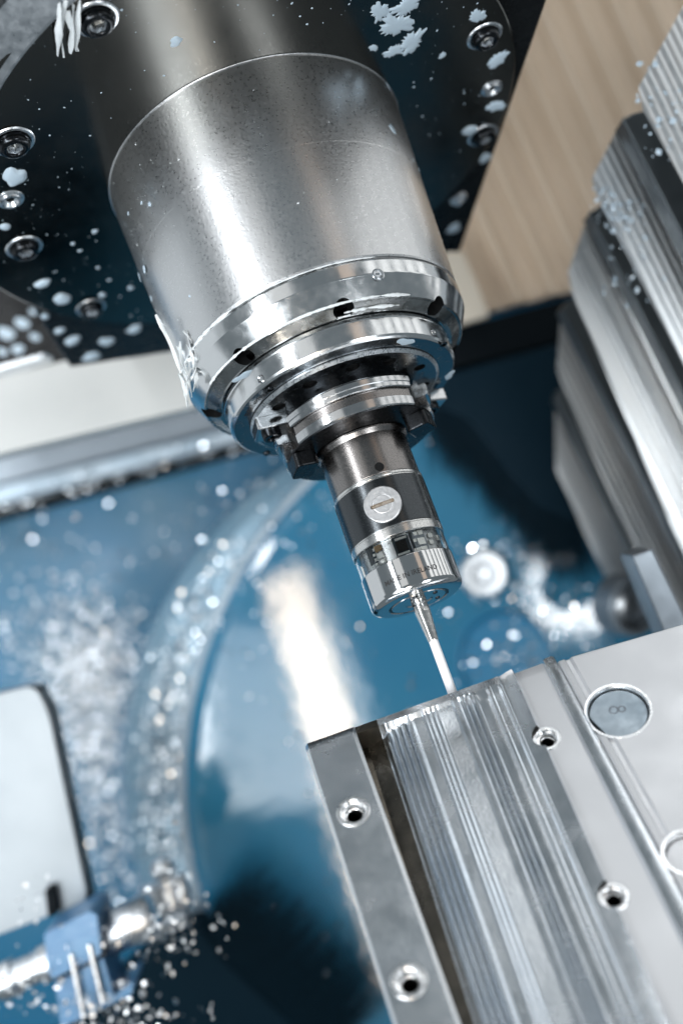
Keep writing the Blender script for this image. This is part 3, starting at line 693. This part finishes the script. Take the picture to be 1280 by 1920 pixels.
# splashes of coolant stuck to the flange (pieces of it)
PFm = Frame((0, 0, ZP), (1, 0, 0), (0, -1, 0))       # w points down (towards the viewer side)
blobs = [blob_mesh("coolant_drop", MT['milk'], 18, 4, .12, 3, .3), blob_mesh("coolant_drop", MT['milk'], 20, 4, .3, 5, .22), blob_mesh("coolant_splash", MT['milk'], 40, 4, .25, 9, .12, .5), blob_mesh("coolant_splash", MT['milk'], 44, 4, .4, 12, .1, .6)]
SPL = [(80, 531, 4.6, 0), (117, 560, 5.4, 0), (136, 638, 5.2, 0), (172, 668, 6.0, 1), (200, 640, 5.0, 1), (252, 617, 5.0, 1), (85, 593, 3, 0), (112, 620, 3.4, 0), (10, 425, 3.0, 0), (28, 331, 6.8, 1),
       (150, 470, 1.4, 0), (137, 457, 1.4, 0), (178, 434, 2, 1), (184, 502, 1.4, 0), (245, 540, 2, 1), (205, 525, 1.3, 0), (192, 553, 2.6, 1), (330, 78, 3.0, 1),
       (895, 30, 5.2, 2), (932, 112, 6.6, 2), (929, 199, 6.4, 2), (909, 296, 5.0, 2), (880, 244, 4.6, 0), (857, 376, 5.6, 1), (850, 428, 5.0, 1), (742, 46, 9, 3), (772, 78, 8, 3), (738, 96, 5, 3), (712, 22, 6, 3), (762, 10, 8, 3), (700, 90, 3, 2), (829, 104, 2.4, 2)]
for i, (x, y, r, k) in enumerate(SPL):
    p = zhit(x, y, ZP - .02); zz = ZP
    if math.hypot(p[0] - FC[0], p[1] - FC[1]) > 137.5: zz = 226; p = zhit(x, y, zz)
    fr = Frame((p[0], p[1], zz + .05), (1, 0, 0), (0, 1, 0))
    r *= .88 if k > 1 else 1
    link(blobs[k].name.split('.')[0], blobs[k], face_plate, frame_mat(fr, 0, 0, 0, r, r * (.75 + .25 * ((i * 37) % 10) / 10), r * 1.2, i * 1.3))
ccf = facing(0, 600, 860)
cc_ = thing("column_cover", "black column cover left of the spindle housing, spotted with drops", "column cover", ccf.pt(0, 0, 20))
prism("cover_plate", pxpoly(ccf, [(-300, 380), (0, 440), (150, 690), (120, 720), (-300, 820)]), ccf, 0, 40, MT['black'], cc_, bevel=1)
for i, (x, y, r, k) in enumerate(((42, 606, 5.5, 0), (12, 625, 6.5, 0), (34, 655, 5, 1), (66, 632, 4, 0), (5, 660, 4, 0), (62, 585, 3, 0))):
    u, v = ccf.hit(x, y); link("coolant_drop", blobs[k], cc_, frame_mat(ccf, u, v, .1, r, r * .7, r * .4, rad(20)))
# small specks everywhere on the flange and nose
def specks(n, place, name, label, cat, material, smin, smax):
    V, Fc = [], []
    for _ in range(n):
        q = place()
        if q is None: continue
        p, nn = q; p = np.array(p); nn = np.array(nn, float); nn /= np.linalg.norm(nn)
        t = np.cross(nn, [rnd.uniform(-1, 1) for _ in range(3)]); t /= np.linalg.norm(t); b = np.cross(nn, t)
        s = smin + (smax - smin) * rnd.random() ** 3; e = rnd.uniform(.5, 1)
        i0 = len(V)
        for k in range(6): V.append(p + s * (t * math.cos(k * pi / 3) + b * e * math.sin(k * pi / 3)))
        V.append(p + nn * s * .55)
        Fc += [(i0 + k, i0 + (k + 1) % 6, i0 + 6) for k in range(6)] + [tuple(i0 + k for k in range(6))]
    o = link(name, mesh(name, V, Fc, material, 80)); o['kind'] = 'stuff'; o['label'] = label; o['category'] = cat
    return o
def on_plate():
    a = rnd.uniform(0, 2 * pi); r = 74 + 62 * rnd.random() ** .7
    return (FC[0] + r * math.cos(a), FC[1] + r * math.sin(a), ZP), (0, 0, -1)
specks(520, on_plate, "flange_specks", "fine bright specks of coolant and dust on the dark flange face", "specks", MT['milk'], .12, .75)
def on_nose():
    a = rnd.choice((rnd.uniform(-190, -125), rnd.uniform(-190, 10), rnd.uniform(-20, 20))); z = 116 + 98 * rnd.random()
    r = 65.5 + (z - 115) * .0655; a = rad(a)
    return (r * math.cos(a), r * math.sin(a), z), (math.cos(a), math.sin(a), 0)
specks(260, on_nose, "nose_specks", "fine pale specks stuck on the ground steel spindle nose", "specks", MT['grease'], .1, .6)
# drops down the right flank of the nose
for (x, y, r, k) in ((727, 160, 2.2, 1), (735, 240, 2.6, 1), (775, 300, 1.4, 0), (785, 318, 1.2, 0), (270, 505, 2.0, 0), (262, 520, 2.6, 1), (283, 560, 1.6, 0), (240, 400, 1.0, 0), (280, 382, 1.4, 1), (265, 380, 1.0, 0), (355, 555, .8, 1)):
    R_ = 69.5 if y < 420 else 66.2
    p = conehit(x, y, R_)
    R2 = 65.5 + (p[2] - 115) * .0655; p = conehit(x, y, R2); a = math.atan2(p[1], p[0])
    fr = Frame(p, (-math.sin(a), math.cos(a), 0), (0, 0, 1))
    link("coolant_drop", blobs[k], bpy.data.objects["nose"], frame_mat(fr, 0, 0, -.1, r, r, r * .7, 0, 1))
# grease line along the joint, and on the ring shoulder
def grease_arc(R_, z, a0, a1, wmax, name, seed, drop=0):
    V, Fc = [], []; n = int(abs(a1 - a0) / 0.8); r_ = random.Random(seed)
    for k in range(n + 1):
        a = rad(a0 + (a1 - a0) * k / n)
        t = .5 + .5 * mnoise.noise(Vector((a * 9, seed, 0))) + .5 * mnoise.noise(Vector((a * 31, seed, 3)))
        h = wmax * max(0.06, t) * min(1, k / 4 + .1, (n - k) / 4 + .1); c, s = math.cos(a), math.sin(a)
        for dr, dz in ((-.1, h), (.55 * min(1, h), h * .5), (.7 * min(1, h), -.1 * h), (.45 * min(1, h), -h * .6), (-.1, -h)):
            V.append(((R_ + dr) * c, (R_ + dr) * s, z + dz + drop * (a - rad(a0))))
    for k in range(n):
        for j in range(4): Fc.append((k * 5 + j, k * 5 + j + 1, k * 5 + 5 + j + 1, k * 5 + 5 + j))
    link(name, mesh(name, V, Fc, MT['grease'], 80), ring)
grease_arc(65.3, 114.0, -168, -118, 1.6, "grease_line", 1)
grease_arc(65.25, 114.0, -118, -60, .7, "grease_line", 2)
grease_arc(61.2, 97.8, -150, -62, 1.2, "grease_smear", 3)
grease_arc(61.2, 97.8, -62, -48, 1.6, "grease_smear", 4)
grease_arc(57.2, 95.3, -78, -52, 1.5, "grease_smear", 5)
grease_arc(54.6, 95.1, -84, -48, .9, "grease_smear", 6)
for (x, y, r, k) in ((760, 641, 5.0, 1), (455, 706, 4.6, 1), (842, 704, 4.0, 1)):
    p = zhit(x, y, 82.9); fr = Frame((p[0], p[1], 82.95), (1, 0, 0), (0, 1, 0)); a = math.atan2(p[1], p[0])
    link("coolant_drop", blobs[k], bpy.data.objects["locator_ring"], frame_mat(fr, 0, 0, 0, r * .55, r, r * .2, a))

# swarf tangle at the left of the joint
sw = thing("swarf_tangle", "tangle of torn white aluminium shavings clinging to the left of the spindle ring", "metal shavings", P(355, 690, 540))
def shaving(a, b, bend, wd, dep0, dep1, par, seed):
    r_ = random.Random(seed); A = P(*a, dep0); B = P(*b, dep1); n = 7
    side = np.cross(B - A, CF); side /= np.linalg.norm(side); V, Fc = [], []
    for k in range(n + 1):
        t = k / n; c = A + (B - A) * t + side * bend * math.sin(pi * t) + CF * (-3 * math.sin(pi * t))
        wq = wd * (.35 + .65 * math.sin(pi * min(1, t * .8 + .1))) * (1 + .3 * r_.uniform(-1, 1)); tw = side * math.cos(t * 2.2 + seed) + CF * math.sin(t * 2.2 + seed)
        th = np.cross(B - A, tw); th /= np.linalg.norm(th)
        for sg in (-1, -.2, .5, 1): V.append(c + tw * wq * sg + th * .25 * (1 - sg * sg))
        for sg in (1, -1): V.append(c + tw * wq * sg * .9 - th * .15)
    for k in range(n):
        for j in range(6): Fc.append((k * 6 + j, k * 6 + (j + 1) % 6, k * 6 + 6 + (j + 1) % 6, k * 6 + 6 + j))
    Fc += [tuple(range(6)), tuple(n * 6 + j for j in range(6))]
    link("shaving", mesh("shaving", V, Fc, MT['grease'], 50), par)
sh = [((344, 620), (372, 668), 1), ((352, 616), (378, 700), -1.2), ((330, 650), (362, 690), 1), ((338, 640), (356, 715), -1), ((372, 672), (350, 720), 1.5), ((342, 684), (382, 672), .8), ((346, 700), (360, 745), 1),
      ((360, 690), (352, 762), -1), ((335, 700), (352, 740), .5), ((368, 690), (362, 735), 1), ((378, 655), (362, 690), -1), ((300, 600), (346, 716), .6), ((292, 590), (330, 670), .4), ((356, 668), (338, 700), .7), ((349, 645), (366, 700), 1.2), ((340, 712), (352, 765), .8), ((370, 640), (395, 618), .5)]
for i, (a, b, bd) in enumerate(sh):
    dd = 560 if a[0] < 336 else 551
    shaving(a, b, bd, .75 + .35 * ((i * 7) % 5) / 5, dd, dd + 2, sw, i)
sw2 = thing("shaving_strip", "pale crumpled shaving hanging beside the top left flange bolt", "metal shaving", zhit(125, 60, ZP - 2))
for i, (a, b, bd) in enumerate((((112, 5), (108, 105), 1), ((125, 0), (120, 108), -1), ((138, 8), (132, 100), 1), ((150, 0), (142, 95), .6), ((128, 20), (148, 96), -.6))):
    A = zhit(*a, ZP - 1.5); d0 = (A - CAM) @ CF; B = zhit(*b, ZP - 1.5); d1 = (B - CAM) @ CF
    shaving(a, b, bd, 1.5, d0, d1, sw2, 40 + i)

# =================================================================== PROBE
pr = thing("touch_probe", "cylindrical touch probe with a black band and white stylus hanging in the spindle", "touch probe", (0, 0, 60))
lathe("flange_core", [(20, 82.5), (29.6, 82.5), (29.6, 61.0), (20, 61.0), (20, 82.5)], MT['oxide'], pr, 96)
sa = []
for (x, y) in ((505, 818), (782, 729)):
    p = zhit(x, y, 70); sa.append(math.degrees(math.atan2(p[1], p[0])))
hw = 12.5
rim_top = [(29.5, 76), (33, 76), (33, 74.4), (36.1, 74.3), (36.5, 73.8), (36.5, 71.5), (36.05, 71.2), (36.0, 69.5), (35.5, 69.2), (29.5, 69.2)]
rim_mid = [(29.5, 69.0), (34.3, 69.0), (34.3, 65.3), (29.5, 65.3)]
rim_low = [(29.5, 65.4), (34.3, 65.4), (34.7, 65.1), (34.7, 61.4), (34.2, 60.9), (29.5, 60.9)]
for a0, a1, n in ((sa[0] + hw, sa[1] - hw, 72), (sa[1] + hw, sa[0] + 360 - hw, 100)):
    lathe("flange_rim", rim_top, MT['holder'], pr, n, a0=rad(a0), a1=rad(a1))
    lathe("flange_groove", rim_mid, MT['shank'], pr, n, a0=rad(a0), a1=rad(a1))
    lathe("flange_rim", rim_low, MT['holder'], pr, n, a0=rad(a0), a1=rad(a1))
lathe("lower_collar", [(19, 60.85), (33.9, 60.85), (33.7, 60.5), (25.5, 60.0), (22.4, 59.7), (19, 59.7)], MT['oxide'], pr, 96)
for (x, y, ln) in ((572, 866, 13), (772, 797, 11)):
    p = zhit(x, y, 58); a = math.atan2(p[1], p[0])
    fr = Frame((0, 0, 0), (math.cos(a), math.sin(a), 0), (-math.sin(a), math.cos(a), 0))
    prism("balance_lug", roundpoly(rect(23, -ln * .55, 33.6, ln * .55), 2.5, 3), fr, 53.6, 60.6, MT['oxide'], pr, bevel=.7)
lathe("shank", [(10, 60.1), (20.6, 59.8), (21.0, 59.3), (20.9, 58.6), (20.1, 57.4), (19.75, 56.8), (19.75, 38.0), (19.5, 37.6), (10, 37.5)], MT['shank'], pr, 120)
shk = bpy.data.objects["shank"]
def on_cyl(x, y, R_):
    p = conehit(x, y, R_); a = math.atan2(p[1], p[0])
    return Frame(p, (-math.sin(a), math.cos(a), 0), (0, 0, 1)), a, p
fr, a, p = on_cyl(711, 875, 19.75)
fr2 = fr
lathe("index_hole", [(2.1, -.2), (2.0, .1), (1.75, .12), (1.65, .02), (.01, .02)], MT['bore'], shk, 28, fr)
lathe("steel_ring", [(10, 37.45), (20.1, 37.45), (20.25, 37.3), (20.25, 36.4), (20.15, 36.2), (10, 36.2)], MT['ring'], pr, 120)
lathe("sleeve", [(10, 36.15), (20.05, 36.15), (20.15, 36.0), (20.15, 13.4), (10, 13.4)], MT['ring'], pr, 120)
pb = conehit(628, 960, 20); pc = conehit(812, 955, 20)
a_c = math.atan2(*(on_cyl(718, 946, 20.2)[2][[1, 0]]))
lathe("black_band", [(20.1, 35.5), (20.35, 35.5), (20.42, 35.35), (20.42, 14.15), (20.35, 14.0), (20.1, 14.0)], MT['band'], pr, 72, a0=a_c - rad(77), a1=a_c + rad(57))
lathe("black_band", [(20.1, 35.5), (20.35, 35.5), (20.42, 35.35), (20.42, 14.15), (20.35, 14.0), (20.1, 14.0)], MT['band'], pr, 72, a0=a_c + rad(68), a1=a_c + rad(275))
fr, a, p = on_cyl(717, 946, 20.3)
bc = lathe("battery_cap", [(.01, 1.05), (3.9, 1.05), (4.1, .95), (4.3, 1.0), (7.6, 1.0), (8.0, .7), (8.05, -3.5), (.01, -3.5)], MT['disc'], pr, 56, fr, (0, 0, 0))
slot_c = Frame(fr.pt(0, 0, 0), fr.u * math.cos(rad(0)) + fr.v * math.sin(rad(0)), fr.v)
weld(bc.data)
cut(bc, [prism("cutter", roundpoly(rect(-5.2, -.85, 5.2, .85), .8, 5), slot_c, .35, 2.5, MT['slot'])])
lathe("lower_ring", [(10, 13.3), (20.3, 13.3), (20.45, 13.1), (20.45, 10.0), (20.3, 9.8), (10, 9.8)], MT['ring'], pr, 120)
# window with the circuit inside
win = lathe("window", [(19.2, 9.75), (19.9, 9.75), (19.9, .1), (19.2, .1), (19.2, 9.75)], MT['glass'], pr, 96)
weld(win.data)
core = lathe("circuit_core", [(5, 9.7), (17.6, 9.7), (17.6, .12), (5, .12)], MT['carrier'], pr, 64)
def chip_on(x, y, wd, ht, dp, m_, name, R_=17.7):
    f_, a_, p_ = on_cyl(x, y, R_ + dp); prism(name, rect(-wd / 2, -ht / 2, wd / 2, ht / 2), f_, -dp - .6, 0, m_, core, bevel=.08, seg=1)
chip_on(757, 1022, 8.6, 8.8, .1, MT['board'], "board_strip")
chip_on(753, 1023, 4.4, 4.6, .9, MT['sensor'], "dark_sensor")
chip_on(750, 1009, 5.0, .9, .7, MT['foil'], "sensor_bracket"); chip_on(757, 1037, 5.2, .9, .7, MT['foil'], "sensor_bracket")
chip_on(693, 1042, 2.6, 8.6, .1, MT['board'], "board_strip"); chip_on(700, 1038, 1.5, 8.4, .15, MT['board'], "board_strip")
for (x, y, w_, h_, m_) in ((708, 1028, 3.4, 2.6, 'amber'), (713, 1041, 3.0, 2.4, 'foil'), (718, 1052, 3.0, 1.8, 'foil'), (700, 1031, 1.1, 1.3, 'foil'), (701, 1041, 1.2, 1.1, 'foil'), (704, 1050, 1.1, 1.3, 'foil'), (706, 1058, 1.3, .9, 'foil'),
                           (778, 1000, 1.5, 1.5, 'foil'), (787, 998, 2.2, 2.0, 'foil'), (777, 1013, 1.5, 1.4, 'foil'), (790, 1014, 3.4, 3.0, 'foil'), (783, 1030, 3.0, 1.4, 'foil'), (806, 1004, 2.4, 2.0, 'foil'), (808, 1016, 2.4, 2.0, 'foil'), (795, 1027, 3, 1.6, 'foil'), (822, 1008, 2.2, 2.4, 'foil')):
    chip_on(x, y, w_, h_, .55, MT[m_], "surface_component")
chip_on(783, 1014, 7.6, 9.0, .08, MT['greymetal'], "board_strip")
# nose cap
prof = [(10, .1), (20.2, .08), (20.35, -.1), (20.35, -12.2)]
for k in range(9):
    a_ = k / 8 * pi / 2; prof.append((17.35 + 3.0 * math.cos(a_), -12.2 - 3.0 * math.sin(a_)))
prof += [(13.5, -15.35), (13.2, -15.0), (12.2, -15.0), (11.9, -15.4), (6.2, -15.5), (5.6, -15.1), (3.2, -15.1)]
lathe("nose_cap", prof, MT['cap'], pr, 140, angle=40)
lathe("cap_groove", [(13.3, -14.95), (13.2, -15.05), (12.2, -15.05), (12.1, -14.95)], MT['oxide'], pr, 80)
for k in range(3):
    a_ = rad(-95 + k * 62)
    lathe("cap_screw", [(.01, -15.3), (.5, -15.3), (.6, -15.8), (1.0, -15.8), (1.1, -15.3)], MT['bolt'], pr, 16, WORLD, (9.2 * math.cos(a_), 9.2 * math.sin(a_), 0))
# words on the cap
vs, fs = text_mesh("MADE IN IRELAND", 2.9, 'RIGHT', .05)
ft, at_, pt_ = on_cyl(819, 1062, 20.4)
V = []
for x, y, z in vs:
    q = at_ + x / 20.4; V.append((20.39 * math.cos(q), 20.39 * math.sin(q), pt_[2] + y))
link("lettering", mesh("lettering", V, fs, MT['ink']), pr)
# stylus
lathe("stylus_socket", [(.01, -14.5), (3.3, -14.5), (3.45, -16.4), (3.1, -17.0), (3.25, -17.4), (3.3, -20.5), (3.1, -22.5), (2.25, -33.2), (2.1, -33.5), (.01, -33.5)], MT['ring'], pr, 56)
st = bpy.data.objects["stylus_socket"]
fr, a, p = on_cyl(774, 1135, 3.32)
lathe("cross_hole", [(.8, -.3), (.75, .08), (.6, .1), (.5, .05), (.01, .05)], MT['bore'], st, 18, fr)
lathe("stem", [(.01, -33.0), (2.0, -33.0), (2.0, -60.5), (1.6, -61), (.01, -61)], MT['ceramic'], pr, 40)
lathe("ball", [(.01 + 3 * math.sin(t), -63 + 3 * math.cos(t)) for t in np.linspace(0, pi, 15)], MT['ruby'], pr, 28)

# =================================================================== CHIPS AND DROPS IN THE BACKGROUND
def glint():
    if rnd.random() < .5: return az(-124, 760, rnd.uniform(-350, 480))
    return C2W(-400 + rnd.uniform(-150, 150), -330 + rnd.uniform(-210, 210), -60)
def flakes(name, label, spots, material, smin, smax, cat="metal chips", tilt=1.2, bias=.3):
    V, Fc = [], []
    for (p, nn) in spots:
        if rnd.random() < bias:
            L_ = np.array(glint()) - p; L_ /= np.linalg.norm(L_); E_ = CAM - p; E_ /= np.linalg.norm(E_); nn = (L_ + E_) / np.linalg.norm(L_ + E_)
            nn = nn + np.array([rnd.gauss(0, .045) for _ in range(3)])
        else:
            nn = np.array(nn) + np.array([rnd.gauss(0, tilt) for _ in range(3)]) * .6
        nn /= np.linalg.norm(nn)
        t = np.cross(nn, [rnd.uniform(-1, 1) for _ in range(3)]); t /= np.linalg.norm(t); b = np.cross(nn, t)
        s = smin + (smax - smin) * rnd.random() ** 2; e = rnd.uniform(.35, 1); c = np.array(p); i0 = len(V)
        for q, h in ((t, 0), (b * e, .25), (-t, 0), (-b * e, .25)): V.append(c + q * s + nn * s * h)
        V.append(c - nn * s * .35)
        Fc += [(i0, i0 + 1, i0 + 2), (i0, i0 + 2, i0 + 3)] + [(i0 + k, i0 + (k + 1) % 4, i0 + 4) for k in range(4)]
    me = mesh(name, V, Fc, material, 10)
    o = link(name, me); o['kind'] = 'stuff'; o['label'] = label; o['category'] = cat
    return o
def gauss_spots(lst, dep_w, fr):
    out = []
    for (x, y, sx, sy, n, rot) in lst:
        for _ in range(n):
            a, b = rnd.gauss(0, sx), rnd.gauss(0, sy); c, s = math.cos(rad(rot)), math.sin(rad(rot))
            px, py = x + a * c - b * s, y + a * s + b * c
            u, v = fr.hit(px, py, dep_w); out.append((fr.pt(u, v, dep_w), -fr.w))
    return out
# on the rim between the two arcs
sp1 = []
for _ in range(2100):
    y = rnd.uniform(1010, 1700); t = (y - 1010) / 690
    if rnd.random() > .25 + .75 * math.sin(pi * min(1, t * 1.0)) ** .7: continue
    def arc(cx, cy, r, y): 
        yy = (y - 1300) / 2.4 - cy; return 640 + 2.4 * (cx - math.sqrt(max(0, r * r - yy * yy)))
    xo = arc(117, 65, 290, y); xi = arc(204, 66, 325, y)
    x = xo + (xi - xo) * (0.12 + .83 * rnd.random() ** .6); u, v = df.hit(x, y, -3); sp1.append((df.pt(u, v, -3), -df.w))
flakes("rim_chips", "bright wet chips piled on the rim of the blue rotary table", sp1, MT['chip'], .6, 2.2, bias=.75)
sp2 = gauss_spots([(175, 1250, 55, 60, 2200, 0), (165, 1340, 45, 110, 2800, 0), (60, 1190, 60, 50, 350, 0), (190, 1500, 26, 110, 700, -8), (220, 1650, 50, 60, 300, 0)], -2, bw)
flakes("wall_chips", "dense field of wet chips on the blue wall left of the table", sp2, MT['chip'], .6, 2.2, bias=.8)
sp3 = gauss_spots([(120, 1000, 130, 60, 90, 0), (300, 1000, 200, 40, 40, -16), (60, 980, 40, 30, 60, 0)], -2, bw)
sp3 += [(rl.pt(*rl.hit(x, line_y(x, 950, 838) + rnd.uniform(-2, 12)), -2), -rl.w) for x in [rnd.uniform(0, 440) for _ in range(150)]]
sp3 += [(rl.pt(*rl.hit(x, line_y(x, 930, 820) + rnd.uniform(-8, 8)), -2), -rl.w) for x in [rnd.uniform(60, 420) for _ in range(40)]]
flakes("rail_drops", "glinting drops along the pale slide rail and the wall below it", sp3, MT['chip'], .9, 2.4, "drops", bias=.6)
sp4 = gauss_spots([(500, 920, 60, 40, 50, 0), (560, 1000, 70, 50, 50, 0), (430, 1050, 40, 60, 80, 0), (640, 1300, 200, 180, 90, 0), (980, 1110, 60, 50, 190, 0), (960, 1020, 60, 25, 110, -20), (1060, 1180, 60, 40, 120, 0), (870, 840, 60, 30, 70, 0), (960, 1230, 60, 20, 80, 0), (560, 1800, 60, 80, 40, 0)], -28, df)
flakes("table_chips", "scattered wet chips on the face of the blue rotary table", sp4, MT['chip'], .8, 2.5, bias=.5)
sp5 = gauss_spots([(320, 1740, 45, 30, 130, 0), (40, 1840, 60, 25, 110, -20), (210, 1860, 50, 40, 90, -30), (330, 1640, 25, 40, 60, 0), (260, 1910, 60, 20, 80, 0), (150, 1905, 60, 20, 60, -20), (60, 1690, 40, 30, 20, 0)], 0, facing(200, 1800, 735))
flakes("pipe_chips", "curled bright chips heaped around the blue hose clamp and pipe", sp5, MT['shav'], .5, 2.4, bias=.25)
sp6 = gauss_spots([(1140, 372, 14, 16, 40, 0), (1170, 405, 20, 20, 50, 0), (1190, 480, 40, 60, 45, 0)], -2.5, facing(1150, 380, 698))
sp6 += gauss_spots([(1240, 220, 30, 60, 45, 0)], -2.5, facing(1240, 220, 638))
flakes("jaw_chips", "white chips stuck to the ends of the serrated jaw plates", sp6, MT['milk'], .4, 2.2, tilt=.7)
